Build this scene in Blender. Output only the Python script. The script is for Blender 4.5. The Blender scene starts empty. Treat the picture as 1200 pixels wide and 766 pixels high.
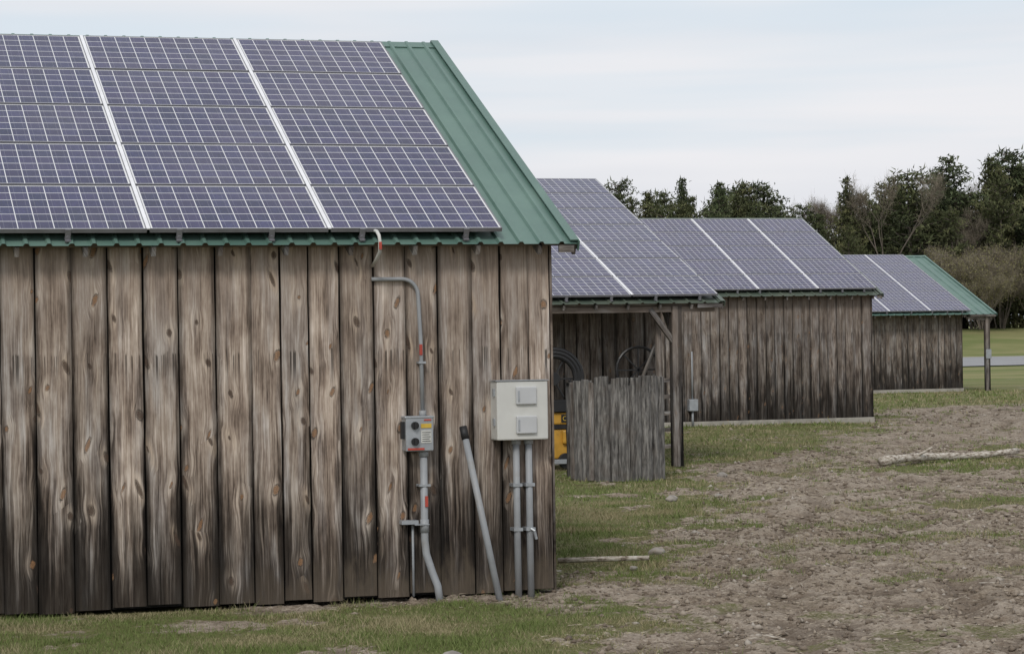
import bpy, math, random
import numpy as np
from mathutils import Vector, Matrix
random.seed(3); rng=np.random.default_rng(7)
scene=bpy.context.scene
scene.view_settings.view_transform='Standard'
scene.view_settings.look='None'
scene.view_settings.exposure=0
CAMH=2.49

# ---------------------------------------------------------------- noise
def hsh(ix,iy,seed):
    n=(ix.astype(np.int64)*374761393+iy.astype(np.int64)*668265263+seed*1442695)&0xffffffff
    n=((n^(n>>13))*1274126177)&0xffffffff
    n=n^(n>>16)
    return (n&0xffff)/65535.0
def vn(x,y,seed):
    ix=np.floor(x);iy=np.floor(y);fx=x-ix;fy=y-iy
    fx=fx*fx*(3-2*fx);fy=fy*fy*(3-2*fy)
    a=hsh(ix,iy,seed);b=hsh(ix+1,iy,seed);c=hsh(ix,iy+1,seed);d=hsh(ix+1,iy+1,seed)
    return (a*(1-fx)+b*fx)*(1-fy)+(c*(1-fx)+d*fx)*fy
def fbm(x,y,seed,octv=4,gain=.5):
    x=np.asarray(x,float);y=np.asarray(y,float)
    s=np.zeros_like(x);a=1.;t=0.
    for i in range(octv):
        s+=a*vn(x,y,seed+i*17);t+=a;a*=gain
        x,y=(x*1.6-y*1.2)+5.3,(x*1.2+y*1.6)+1.7
    return s/t
def sst(a,b,x):
    t=np.clip((x-a)/(b-a),0,1);return t*t*(3-2*t)

# ---------------------------------------------------------------- nodes
class NB:
    def __init__(s,name):
        s.mat=bpy.data.materials.new(name);s.mat.use_nodes=True
        s.nt=s.mat.node_tree
        s.b=s.nt.nodes['Principled BSDF'];s.out=s.nt.nodes['Material Output']
    def setin(s,sock,v):
        if v is None: return
        if isinstance(v,bpy.types.NodeSocket): s.nt.links.new(v,sock)
        else:
            if isinstance(v,(tuple,list)) and len(v)==3 and sock.type=='RGBA': v=(*v,1)
            sock.default_value=v
    def m(s,op,a,b=None,c=None,clamp=False):
        n=s.nt.nodes.new('ShaderNodeMath');n.operation=op;n.use_clamp=clamp
        s.setin(n.inputs[0],a);s.setin(n.inputs[1],b);s.setin(n.inputs[2],c);return n.outputs[0]
    def comb(s,x,y,z=0.):
        n=s.nt.nodes.new('ShaderNodeCombineXYZ')
        s.setin(n.inputs[0],x);s.setin(n.inputs[1],y);s.setin(n.inputs[2],z);return n.outputs[0]
    def sep(s,v):
        n=s.nt.nodes.new('ShaderNodeSeparateXYZ');s.setin(n.inputs[0],v);return n.outputs
    def noise(s,vec,scale=1.,detail=3.,rough=.5,dist=0.):
        n=s.nt.nodes.new('ShaderNodeTexNoise');s.setin(n.inputs['Vector'],vec)
        n.inputs['Scale'].default_value=scale;n.inputs['Detail'].default_value=detail
        n.inputs['Roughness'].default_value=rough;n.inputs['Distortion'].default_value=dist
        return n.outputs[0]
    def mr(s,v,a,b,c=0.,d=1.,smooth=True):
        n=s.nt.nodes.new('ShaderNodeMapRange')
        if smooth:n.interpolation_type='SMOOTHSTEP'
        s.setin(n.inputs[0],v);s.setin(n.inputs[1],a);s.setin(n.inputs[2],b);s.setin(n.inputs[3],c);s.setin(n.inputs[4],d)
        return n.outputs[0]
    def mix(s,f,a,b,blend='MIX'):
        n=s.nt.nodes.new('ShaderNodeMix');n.data_type='RGBA';n.blend_type=blend
        s.setin(n.inputs[0],f);s.setin(n.inputs[6],a);s.setin(n.inputs[7],b);return n.outputs[2]
    def ramp(s,f,stops):
        n=s.nt.nodes.new('ShaderNodeValToRGB');cr=n.color_ramp
        cr.elements[0].position=stops[0][0];cr.elements[0].color=(*stops[0][1],1)
        cr.elements[1].position=stops[-1][0];cr.elements[1].color=(*stops[-1][1],1)
        for p,c in stops[1:-1]:
            e=cr.elements.new(p);e.color=(*c,1)
        s.setin(n.inputs[0],f);return n.outputs[0]
    def attr(s,name,out='Vector'):
        n=s.nt.nodes.new('ShaderNodeAttribute');n.attribute_name=name;return n.outputs[out]
    def coord(s,o='Object'):
        return s.nt.nodes.new('ShaderNodeTexCoord').outputs[o]
    def pos(s):
        return s.nt.nodes.new('ShaderNodeNewGeometry').outputs['Position']
    def bump(s,h,strength=.3,dist=.01):
        n=s.nt.nodes.new('ShaderNodeBump');n.inputs['Strength'].default_value=strength
        n.inputs['Distance'].default_value=dist;s.setin(n.inputs['Height'],h)
        s.nt.links.new(n.outputs[0],s.b.inputs['Normal'])
    def col(s,c): s.setin(s.b.inputs['Base Color'],c)
    def rough(s,c): s.setin(s.b.inputs['Roughness'],c)

def simple(name,col,rough=.6,metal=0.,var=.15,scale=6.,dirt=None):
    k=NB(name);p=k.pos()
    n=k.noise(p,scale,3,.6)
    f=k.mr(n,.3,.7,1-var,1+var)
    c=k.mix(1.,(*col,1),k.comb(f,f,f),'MULTIPLY')
    if dirt:
        n2=k.noise(p,scale*.5,4,.7)
        c=k.mix(k.mr(n2,.5,.75,0.,.7),c,(*dirt,1))
    k.col(c);k.rough(k.mr(n,.3,.7,rough-.08,min(1,rough+.1)));k.b.inputs['Metallic'].default_value=metal
    return k.mat

def wood_mat(name,bright=1.,half=.155,tint=(1,1,1),mud=0.,darkh=1.0,knots=1.,dmin=.12,lift=0.):
    k=NB(name)
    u,v,sd=k.sep(k.attr('wuv'))
    un=k.m('DIVIDE',u,half)
    un2=k.m('MULTIPLY',un,un)
    sf=k.m('FRACT',k.m('MULTIPLY',sd,7.31))
    kx=k.m('ADD',k.m('MULTIPLY',u,3.6),k.m('MULTIPLY',sd,91.7))
    ky=k.m('ADD',k.m('MULTIPLY',v,2.4),k.m('MULTIPLY',sd,53.1))
    wob=k.noise(k.comb(k.m('MULTIPLY',u,34.),k.m('MULTIPLY',v,24.),sd),1.,3,.6)
    vor=k.nt.nodes.new('ShaderNodeTexVoronoi');vor.voronoi_dimensions='2D';vor.inputs['Scale'].default_value=1.
    k.setin(vor.inputs['Vector'],k.comb(kx,ky,0.))
    cr,cg,cb=k.sep(vor.outputs['Color'])
    px,py,_=k.sep(vor.outputs['Position'])
    ddx=k.m('SUBTRACT',kx,px);ddy=k.m('SUBTRACT',ky,py)
    slant=k.m('MULTIPLY',k.m('SUBTRACT',cg,.5),2.4)
    ddy2=k.m('ADD',ddy,k.m('MULTIPLY',ddx,slant))
    d0=k.m('SQRT',k.m('ADD',k.m('MULTIPLY',ddx,ddx),k.m('MULTIPLY',ddy2,ddy2)))
    dn_=k.m('ADD',d0,k.m('MULTIPLY',k.m('SUBTRACT',wob,.5),.16))
    d=k.m('DIVIDE',dn_,k.mr(cb,0.,1.,.35,1.05,False))
    pres=k.m('GREATER_THAN',cr,.34)
    fall=k.m('MULTIPLY',pres,k.mr(d0,.02,.45,1.,0.))
    du=k.m('DIVIDE',ddx,3.6)
    warp=k.m('MULTIPLY',k.m('SUBTRACT',k.noise(k.comb(k.m('MULTIPLY',u,3.),k.m('MULTIPLY',v,1.),k.m('MULTIPLY',sd,19.)),1.,2),.5),.10)
    uw=k.m('ADD',k.m('SUBTRACT',u,k.m('MULTIPLY',k.m('MULTIPLY',du,fall),.65)),warp)
    z=k.m('MULTIPLY',sd,37.)
    g1=k.noise(k.comb(k.m('MULTIPLY',uw,32.),k.m('MULTIPLY',v,.8),z),1.,4,.72)
    g2=k.noise(k.comb(k.m('MULTIPLY',u,150.),k.m('MULTIPLY',v,2.2),z),1.,2,.6)
    b=k.noise(k.comb(k.m('MULTIPLY',u,8.),k.m('MULTIPLY',v,2.2),z),1.,4,.65)
    b2=k.noise(k.comb(k.m('MULTIPLY',u,7.),k.m('MULTIPLY',v,.8),k.m('ADD',z,7.)),1.,2,.6)
    g=k.m('ADD',k.m('ADD',k.m('MULTIPLY',g1,.46),k.m('MULTIPLY',g2,.32)),k.m('MULTIPLY',b,.46))
    c=k.ramp(g,[(.44,(.045,.034,.027)),(.53,(.15,.115,.090)),(.60,(.265,.21,.168)),(.68,(.40,.335,.275)),(.79,(.60,.53,.46))])
    c=k.mix(k.mr(b2,.42,.66,0.,.75),c,k.mix(1.,c,(.98,1.08,1.21,1),'MULTIPLY'))
    tone=k.mr(sf,0.,1.,.70*bright,1.16*bright,False)
    c=k.mix(1.,c,k.comb(k.m('MULTIPLY',tone,tint[0]),k.m('MULTIPLY',tone,tint[1]),k.m('MULTIPLY',tone,tint[2])),'MULTIPLY')
    c=k.mix(k.mr(k.m('ADD',v,k.m('MULTIPLY',k.m('SUBTRACT',b2,.5),1.6)),2.3,3.4,0.,.45),c,(.36*bright,.285*bright,.225*bright,1))
    kn=k.m('MULTIPLY',pres,knots)
    wing=k.m('MULTIPLY',kn,k.m('MULTIPLY',k.mr(dn_,.05,.40,1.,0.),k.mr(g1,.45,.62,0.,.7)))
    c=k.mix(wing,c,k.mix(cg,(.58*bright,.51*bright,.43*bright,1),(.50*bright,.385*bright,.27*bright,1)))
    core=k.m('MULTIPLY',kn,k.mr(d,.075,.12,.85,0.))
    rings=k.m('ADD',k.m('MULTIPLY',k.m('SINE',k.m('MULTIPLY',d,150.)),.25),.8)
    ringm=k.m('MULTIPLY',kn,k.m('MULTIPLY',k.mr(k.m('ABSOLUTE',k.m('SUBTRACT',d,.12)),.0,.04,.85,0.),k.mr(wob,.35,.6,.2,1.)))
    q=k.m('ADD',v,k.m('MULTIPLY',k.m('SUBTRACT',b2,.5),1.5))
    q=k.m('SUBTRACT',q,k.m('MULTIPLY',un2,.8))
    q=k.m('ADD',q,k.m('MULTIPLY',k.m('SUBTRACT',g1,.5),2.4))
    q=k.m('ADD',q,k.m('MULTIPLY',k.m('SUBTRACT',sf,.5),.4))
    q=k.m('ADD',q,k.m('MULTIPLY',fall,.35))
    D=k.mr(q,-.05,1.55*darkh,1.,0.)
    dk=k.mr(D,0.,1.,1.,dmin,False)
    c=k.mix(1.,c,k.comb(dk,dk,k.m('MULTIPLY',dk,1.03)),'MULTIPLY')
    ed=k.mr(k.m('ABSOLUTE',un),.70,1.0,1.,.42)
    c=k.mix(1.,c,k.comb(ed,ed,ed),'MULTIPLY')
    kc=k.mix(k.m('GREATER_THAN',cg,.5),(.30,.165,.085,1),(.085,.055,.04,1))
    kc=k.mix(1.,kc,k.comb(rings,rings,rings),'MULTIPLY')
    c=k.mix(core,c,kc)
    c=k.mix(ringm,c,(.03,.022,.017,1))
    st=k.noise(k.comb(k.m('MULTIPLY',u,75.),k.m('MULTIPLY',v,.4),z),1.,1)
    vs=k.m('ADD',v,k.m('MULTIPLY',b,.2))
    sm=k.m('MULTIPLY',k.mr(st,.58,.63,0.,1.),k.m('MULTIPLY',k.mr(vs,2.1,2.35,0.,1.),k.mr(vs,2.42,2.45,1.,0.)))
    c=k.mix(k.m('MULTIPLY',sm,.8),c,(.02,.016,.013,1))
    if mud>0:
        x,_,_=k.sep(k.pos())
        mm=k.m('MULTIPLY',k.mr(k.m('ADD',v,k.m('MULTIPLY',k.m('SUBTRACT',b,.5),1.3)),.0,.45,mud,0.),k.mr(x,3.2,5.5,.1,1.))
        c=k.mix(mm,c,(.18,.145,.108,1))
    k.col(c);k.rough(.9)
    k.b.inputs['Specular IOR Level'].default_value=.2
    k.bump(k.noise(k.comb(k.m('MULTIPLY',u,60.),k.m('MULTIPLY',v,1.2),z),1.,2,.6),.8,.012)
    return k.mat

# ---------------------------------------------------------------- meshes
class MB:
    def __init__(s): s.v=[];s.f=[];s.a=[];s.mi=[];s.cur=0
    def add(s,vs,fs,at=None):
        o=len(s.v);s.v.extend([tuple(p) for p in vs]);s.f.extend([tuple(i+o for i in f) for f in fs])
        s.a.extend(at if at else [(0.,0.,0.)]*len(vs));s.mi.extend([s.cur]*len(fs))
    def box(s,lo,hi):
        x0,y0,z0=lo;x1,y1,z1=hi
        s.add([(x0,y0,z0),(x1,y0,z0),(x1,y1,z0),(x0,y1,z0),(x0,y0,z1),(x1,y0,z1),(x1,y1,z1),(x0,y1,z1)],
          [(0,3,2,1),(4,5,6,7),(0,1,5,4),(1,2,6,5),(2,3,7,6),(3,0,4,7)])
    def beam(s,p0,p1,w,h,up=(0,0,1),seed=None):
        p0=Vector(p0);p1=Vector(p1);d=(p1-p0);L=d.length;d.normalize()
        upv=Vector(up)
        sd=d.cross(upv)
        if sd.length<1e-4: sd=d.cross(Vector((0,1,0)))
        sd.normalize();n=sd.cross(d)
        vs=[];at=[]
        se=random.random() if seed is None else seed
        for q,l in((p0,0),(p1,L)):
            for a,b in((-1,-1),(1,-1),(1,1),(-1,1)):
                vs.append(q+sd*a*w/2+n*b*h/2);at.append((a*w/2+b*h*.3,l+.9,se))
        s.add(vs,[(0,1,2,3),(7,6,5,4),(0,4,5,1),(1,5,6,2),(2,6,7,3),(3,7,4,0)],at)
    def tube(s,pts,rad,n=8,cap=True):
        pts=[Vector(p) for p in pts]
        if not hasattr(rad,'__len__'): rad=[rad]*len(pts)
        prev=None;vs=[];fs=[];at=[]
        for i,p in enumerate(pts):
            if i==0:t=pts[1]-pts[0]
            elif i==len(pts)-1:t=pts[-1]-pts[-2]
            else:t=(pts[i+1]-pts[i]).normalized()+(pts[i]-pts[i-1]).normalized()
            t.normalize()
            if prev is None:
                a=t.cross(Vector((0,0,1)))
                if a.length<.05:a=t.cross(Vector((1,0,0)))
            else:a=prev-t*prev.dot(t)
            a.normalize();b=t.cross(a);prev=a
            for j in range(n):
                th=2*math.pi*j/n
                vs.append(p+(a*math.cos(th)+b*math.sin(th))*rad[i]);at.append((rad[i]*math.cos(th),i*.2,.3))
        for i in range(len(pts)-1):
            for j in range(n):
                k=(j+1)%n
                fs.append((i*n+j,i*n+k,(i+1)*n+k,(i+1)*n+j))
        if cap:
            fs.append(tuple(range(n))[::-1]);fs.append(tuple((len(pts)-1)*n+j for j in range(n)))
        s.add(vs,fs,at)
    def obj(s,name,mats,parent=None,smooth=False,bevel=0,attr=False):
        me=bpy.data.meshes.new(name);me.from_pydata(s.v,[],s.f)
        if not isinstance(mats,(list,tuple)):mats=[mats]
        for m in mats:me.materials.append(m)
        me.polygons.foreach_set('material_index',s.mi)
        if attr:
            A=me.attributes.new('wuv','FLOAT_VECTOR','POINT');A.data.foreach_set('vector',np.array(s.a,np.float32).ravel())
        if smooth: me.polygons.foreach_set('use_smooth',[True]*len(s.f))
        me.update()
        o=bpy.data.objects.new(name,me);scene.collection.objects.link(o)
        if parent:o.parent=parent
        if bevel:
            bm=o.modifiers.new('b','BEVEL');bm.width=bevel;bm.segments=2;bm.limit_method='ANGLE'
        return o
def empty(name):
    o=bpy.data.objects.new(name,None);scene.collection.objects.link(o);o.empty_display_size=.2;return o
def arrmesh(name,V,F,mats,col=None,smooth=False,parent=None,link=True):
    V=np.asarray(V,np.float32);F=np.asarray(F,np.int32);k=F.shape[1]
    me=bpy.data.meshes.new(name)
    me.vertices.add(len(V));me.vertices.foreach_set('co',V.ravel())
    me.loops.add(F.size);me.loops.foreach_set('vertex_index',F.ravel())
    me.polygons.add(len(F));me.polygons.foreach_set('loop_start',np.arange(0,F.size,k,dtype=np.int32))
    if smooth:me.polygons.foreach_set('use_smooth',np.ones(len(F),bool))
    me.update(calc_edges=True)
    if not isinstance(mats,(list,tuple)):mats=[mats]
    for m in mats:me.materials.append(m)
    if col is not None:
        A=me.attributes.new('tone','FLOAT_VECTOR','POINT');A.data.foreach_set('vector',np.asarray(col,np.float32).ravel())
    if not link:return me
    o=bpy.data.objects.new(name,me);scene.collection.objects.link(o)
    if parent:o.parent=parent
    return o

# ---------------------------------------------------------------- materials
M_wood=wood_mat('barn_wood',1.16,.155,(1,.985,.96),mud=.45)
M_wood2=wood_mat('old_barn_wood',.68,.13,(.98,1.,1.01),mud=0,darkh=1.1,knots=.5,dmin=.2)
M_beam=wood_mat('grey_timber',.75,.08,(.92,1,1.07),knots=.2,darkh=.3)
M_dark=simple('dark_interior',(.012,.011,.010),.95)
def green_metal(name,a,b_):
    k=NB(name);p=k.pos()
    n=k.noise(p,1.4,4,.6);n2=k.noise(p,30,2)
    c=k.mix(k.mr(n,.35,.7),(*a,1),(*b_,1))
    c=k.mix(k.mr(n2,.6,.8,0.,.35),c,(.2,.26,.23,1))
    k.col(c);k.rough(k.mr(n,.3,.7,.36,.52));return k.mat
M_green=green_metal('green_metal',(.092,.168,.140),(.135,.22,.185))
M_green2=green_metal('faded_green_metal',(.075,.10,.078),(.11,.13,.10))
M_skylit=simple('skylit_frame_side',(.78,.78,.80),.45,0,.06)  # near-white colour paints sky light on module frame sides
M_alud=simple('rail_metal',(.22,.22,.24),.5,.4,.1)
M_back=simple('panel_back',(.06,.06,.065),.8)
def cells():
    k=NB('solar_cells')
    u,v,_=k.sep(k.attr('wuv'))
    fu=k.m('ABSOLUTE',k.m('SUBTRACT',k.m('FRACT',u),.5));fv=k.m('ABSOLUTE',k.m('SUBTRACT',k.m('FRACT',v),.5))
    line=k.m('MAXIMUM',k.m('GREATER_THAN',fu,.475),k.m('GREATER_THAN',fv,.475))
    out=k.m('MAXIMUM',k.m('GREATER_THAN',k.m('ABSOLUTE',k.m('SUBTRACT',u,5.)),5.),k.m('GREATER_THAN',k.m('ABSOLUTE',k.m('SUBTRACT',v,3.)),3.))
    line=k.m('MAXIMUM',line,out)
    oi=k.nt.nodes.new('ShaderNodeObjectInfo')
    wn=k.nt.nodes.new('ShaderNodeTexWhiteNoise');wn.noise_dimensions='3D'
    k.setin(wn.inputs['Vector'],k.comb(k.m('FLOOR',u),k.m('FLOOR',v),k.m('MULTIPLY',oi.outputs['Random'],50.)))
    r=wn.outputs['Value'];cr_,cg_,cb_=k.sep(wn.outputs['Color'])
    vo=k.nt.nodes.new('ShaderNodeTexVoronoi');vo.voronoi_dimensions='3D';vo.inputs['Scale'].default_value=7.
    k.setin(vo.inputs['Vector'],k.comb(u,v,r))
    vr,_,_=k.sep(vo.outputs['Color'])
    t=k.m('ADD',k.m('MULTIPLY',r,.55),k.m('MULTIPLY',vr,.45))
    c=k.ramp(t,[(.05,(.012,.014,.050)),(.5,(.025,.027,.085)),(.95,(.048,.047,.128))])
    c=k.mix(k.m('MULTIPLY',cg_,.45),c,(.043,.028,.084,1))
    fb=k.m('ABSOLUTE',k.m('SUBTRACT',k.m('FRACT',k.m('MULTIPLY',u,2.)),.5))
    c=k.mix(k.m('MULTIPLY',k.m('LESS_THAN',fb,.02),.35),c,(.30,.30,.34,1))
    c=k.mix(line,c,(.72,.72,.72,1))
    dn=k.noise(k.pos(),.9,3,.6)
    c=k.mix(k.mr(dn,.4,.75,0.0,.08),c,(.25,.24,.25,1))
    k.col(c);k.rough(k.mr(dn,.3,.7,.1,.2));k.b.inputs['IOR'].default_value=1.43
    return k.mat
M_cells=cells()
M_conc=simple('concrete_sill',(.34,.32,.28),.9,0,.2,3)
M_grey=simple('grey_pvc',(.30,.315,.33),.5,0,.1,5,(.22,.2,.17))
M_white=simple('painted_box',(.60,.60,.57),.4,0,.05,4,(.5,.48,.43))
M_whiteb=simple('box_cover',(.50,.51,.52),.4,0,.05,4)
M_steel=simple('steel_box',(.36,.38,.40),.4,.3,.1,8)
M_black=simple('black_rubber',(.015,.015,.016),.5)
M_red=simple('red_label',(.40,.06,.04),.5)
M_wlabel=simple('white_label',(.55,.55,.52),.5)
M_yel=simple('machine_yellow',(.55,.30,.04),.45,0,.15,5,(.12,.07,.03))

def module_mesh():
    mb=MB();W,H,T=1.645,1.0,.04
    mb.cur=2
    mb.box((0,0,0),(.011,H,T));mb.box((W-.011,0,0),(W,H,T))
    mb.box((.011,0,0),(W-.011,.010,T-.001));mb.box((.011,H-.010,0),(W-.011,H,T-.001))
    mb.cur=1
    x0,x1,y0,y1,z=.011,W-.011,.010,H-.010,T-.004
    cu=(x1-x0-.024)/10;cv=(y1-y0-.016)/6
    def uv(x,y):return((x-x0-.012)/cu,(y-y0-.008)/cv,0.)
    q=[(x0,y0),(x1,y0),(x1,y1),(x0,y1)]
    mb.add([(a,b,z) for a,b in q],[(0,1,2,3)],[uv(a,b) for a,b in q])
    mb.cur=3
    mb.add([(a,b,.008) for a,b in q],[(3,2,1,0)])
    o=mb.obj('solar_module',[M_skylit,M_cells,M_alud,M_back],attr=True)
    me=o.data;bpy.data.objects.remove(o);return me
MOD=module_mesh()

def board(mb,ox,oy,dx,dy,w,z0,zl,zr,nseg,thick=.022,off=0.,jit=.003):
    nx,ny=dy,-dx
    seed=random.random();vs=[];at=[];fs=[]
    tl=random.uniform(-.009,.009)
    for i in range(nseg+1):
        t=i/nseg
        for j,(a,n_) in enumerate(((0,0),(0,1),(.5,1),(1,1),(1,0))):
            zt=zl+(zr-zl)*a
            z=z0+(zt-z0)*t
            e=random.uniform(-jit,jit) if a!=.5 else 0
            s=a*w+e+tl*(t-.5)
            d=off+(thick if n_ else 0)+(-.005 if a==.5 else 0)
            vs.append((ox+dx*s+nx*d,oy+dy*s+ny*d,z));at.append((s-w/2,z,seed))
    for i in range(nseg):
        for j in range(4):
            o=i*5+j;fs.append((o,o+1,o+6,o+5))
    fs.append((0,1,2,3,4))
    mb.add(vs,fs,at)

def barn(xl,xr,rxl,rxr,Ye,ze,Yr,zr,Yw,pr,cols,rows,rp,s0,wood,bw,nseg,rib,green,gapr=(.003,.01),sill=True,zb=.03,cap=.02):
    E=empty('wooden_barn')
    Yb=2*Yr-Ye;Ybw=Yb-.35
    D=Yr-Ye;rise=zr-ze;L=math.hypot(D,rise);ca,sa=D/L,rise/L
    rz=lambda Y:ze+rise*(1-abs(Y-Yr)/D)
    mb=MB()
    def run(p0,p1):
        dx,dy=p1[0]-p0[0],p1[1]-p0[1];LL=math.hypot(dx,dy);dx/=LL;dy/=LL
        s=0
        while s<LL-.05:
            w=min(bw*random.uniform(.84,1.1),LL-s)
            if LL-s-w<.08:w=LL-s
            g=random.uniform(*gapr)
            ya=p0[1]+dy*(s);yb=p0[1]+dy*(s+w-g)
            board(mb,p0[0]+dx*s,p0[1]+dy*s,dx,dy,w-g,zb+random.uniform(-.025,.02),rz(ya)-.05,rz(yb)-.05,nseg,off=random.choice((0,0,.006,.012)))
            s+=w
    run((xl,Yw),(xr,Yw));run((xr,Yw),(xr,Ybw));run((xr,Ybw),(xl,Ybw));run((xl,Ybw),(xl,Yw))
    mb.obj('walls',wood,E,attr=True)
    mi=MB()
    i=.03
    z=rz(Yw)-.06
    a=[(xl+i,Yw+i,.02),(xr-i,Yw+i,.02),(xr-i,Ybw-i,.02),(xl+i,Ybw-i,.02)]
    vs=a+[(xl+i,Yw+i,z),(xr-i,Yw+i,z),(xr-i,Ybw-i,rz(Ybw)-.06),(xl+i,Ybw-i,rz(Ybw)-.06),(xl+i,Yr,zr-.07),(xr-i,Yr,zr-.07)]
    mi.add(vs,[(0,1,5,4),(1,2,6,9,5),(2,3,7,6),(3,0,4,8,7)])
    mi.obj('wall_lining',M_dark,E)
    if sill:
        ms=MB();ms.box((xl-.02,Yw-.05,-.1),(xr+.03,Yw+.2,.10));ms.obj('foundation_sill',M_conc,E,bevel=.01)
    mr=MB()
    for side in(0,1):
        prof=[];x=rxl
        while x<rxr-.001:
            for dx_,h in((0,.0),(rib*.5-.03,0.),(rib*.5-.014,.024),(rib*.5+.014,.024),(rib*.5+.03,0.)):
                if x+dx_<rxr:prof.append((x+dx_,h))
            x+=rib
        prof.append((rxr,0.))
        vs=[]
        for (yy,zz) in((Ye,ze),(Yr,zr)):
            for px,h in prof:
                Y=yy-sa*h;Z=zz+ca*h
                if side:Y=2*Yr-Y
                vs.append((px,Y,Z))
        n=len(prof)
        mr.add(vs,[(j,j+1,n+j+1,n+j) if not side else (n+j,n+j+1,j+1,j) for j in range(n-1)])
    mr.obj('metal_roof',green,E)
    mt=MB()
    for x in(rxl,rxr):
        o=.012 if x==rxr else -.012
        for sgn in(-1,1):
            p0=Vector((x+o-math.copysign(.04,o),Yr+sgn*D,ze+.035));p1=Vector((x+o-math.copysign(.04,o),Yr,zr+.035))
            mt.beam(p0,p1,.085,.012)
            p0=Vector((x+o,Yr+sgn*D,ze-.02));p1=Vector((x+o,Yr,zr-.02))
            mt.beam(p0,p1,.012,.10)
    for sgn in(-1,1):
        mt.beam((rxl-.02,Yr+sgn*.07,zr-.07*sa/ca+cap+.01),(rxr+.02,Yr+sgn*.07,zr-.07*sa/ca+cap+.01),.16,.008,up=(0,sgn*sa,ca))
    mt.obj('roof_trim',green,E)
    mw=MB()
    for x in np.arange(rxl+.1,rxr-.02,.61):
        mw.beam((x,Ye+.05,rz(Ye+.05)-.08),(x,Yr,zr-.08),.04,.09)
        mw.beam((x,Yb-.05,rz(Ye+.05)-.08),(x,Yr,zr-.08),.04,.09)
    mw.beam((rxl+.02,Ye+.16,rz(Ye+.16)-.06),(rxr-.03,Ye+.16,rz(Ye+.16)-.06),.03,.06)
    mw.beam((xr+.02,Ye+.03,rz(Ye+.03)-.06),(rxr-.03,Ye+.03,rz(Ye+.03)-.06),.03,.07)
    for sgn in(-1,1):
        mw.beam((rxr-.012,Yr+sgn*(D-.06),ze-.045),(rxr-.012,Yr,zr-.075),.03,.12)
    mw.obj('eave_timber',M_beam,E,attr=True)
    R=Matrix(((1,0,0),(0,ca,-sa),(0,sa,ca))).to_4x4()
    def P(x,s,h):return Vector((x,Ye+ca*s-sa*h,ze+sa*s+ca*h))
    for c in range(cols):
        for r in range(rows):
            o=bpy.data.objects.new('solar_module',MOD);scene.collection.objects.link(o);o.parent=E
            o.matrix_local=Matrix.Translation(P(pr-1.672*(c+1)+.027,s0+r*rp,.09+random.uniform(-.002,.002)))@R
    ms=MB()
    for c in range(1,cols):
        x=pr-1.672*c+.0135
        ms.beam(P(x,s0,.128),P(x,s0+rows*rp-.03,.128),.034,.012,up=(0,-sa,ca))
    ms.obj('skylit_gap_strips',M_skylit,E)  # added bright strips, standing in for sky-lit frame sides between columns
    ml=MB()
    xL=pr-1.672*cols
    for r in range(rows):
        for q in(.22,.78):
            s=s0+r*rp+q
            ml.beam(P(xL,s,.065),P(pr+.04,s,.065),.04,.045,up=(0,-sa,ca))
    xx=pr-.35
    while xx>xL:
        ml.beam(P(xx,s0-.012,.13),P(xx,s0-.012,-.02),.05,.012,up=(0,1,0))
        ml.beam(P(xx,s0-.05,.03),P(xx,s0+.05,.03),.05,.012,up=(0,0,1))
        ml.tube([P(xx,s0-.03,.05),P(xx,s0+.03,.05)],.02,8)
        xx-=random.choice((.62,1.0,.85))
    ml.obj('mounting_rails',M_alud,E)
    return E,P,rz

B1,P1,rz1=barn(-5,7.26,-5.2,7.46,22.27,3.31,27.22,5.775,22.55,6.72,7,5,1.03,.08,M_wood,.312,12,.2,M_green,gapr=(.006,.02),sill=False,cap=.0)
B2,P2,rz2=barn(9,16.3,8.8,16.83,41.9,2.95,49.,5.6,43.9,16.74,4,7,1.035,.13,M_wood2,.27,2,.3,M_green2)
B3,P3,rz3=barn(14,28.,13.8,28.18,59.05,3.29,64.25,5.52,59.4,28.06,8,5,1.035,.2,M_wood2,.25,2,.3,M_green2)
B4,P4,rz4=barn(31,43.3,30.8,44.4,83.3,2.86,89.2,5.22,84.,43.37,7,6,1.02,.12,M_wood2,.25,2,.3,M_green)

mp=MB()
for x in(9.3,12.2,15.95):
    mp.beam((x,42.1,0),(x,42.1,rz2(42.1)-.12),.18,.18)
mp.beam((8.9,42.1,rz2(42.1)-.16),(16.7,42.1,rz2(42.1)-.16),.1,.14)
mp.beam((15.9,42.08,2.25),(15.45,42.08,2.85),.09,.09,up=(0,1,0))
mp.beam((15.95,42.15,2.3),(15.95,42.8,3.0),.09,.09)
mp.beam((15.70,42.35,0),(15.70,42.35,2.9),.09,.09)
for z in np.arange(.35,1.6,.3):
    mp.beam((15.62,42.24,z),(16.0,42.24,z+.02),.03,.07)
mp.beam((15.3,42.7,1.1),(15.75,42.4,2.4),.12,.04)
mp.obj('porch_frame',M_beam,B2,attr=True)
mp=MB();mp.beam((44.08,83.5,0),(44.08,83.5,2.85),.17,.17);mp.beam((43.3,83.5,2.72),(44.3,83.5,2.72),.08,.14)
mp.beam((44.08,88.5,0),(44.08,88.5,4.5),.17,.17)
mp.obj('corner_post',M_beam,B4,attr=True)
mp=MB();mp.box((43.98,83.38,1.2),(44.2,83.4,1.55));mp.obj('post_box',M_steel,B4,bevel=.01)

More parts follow.
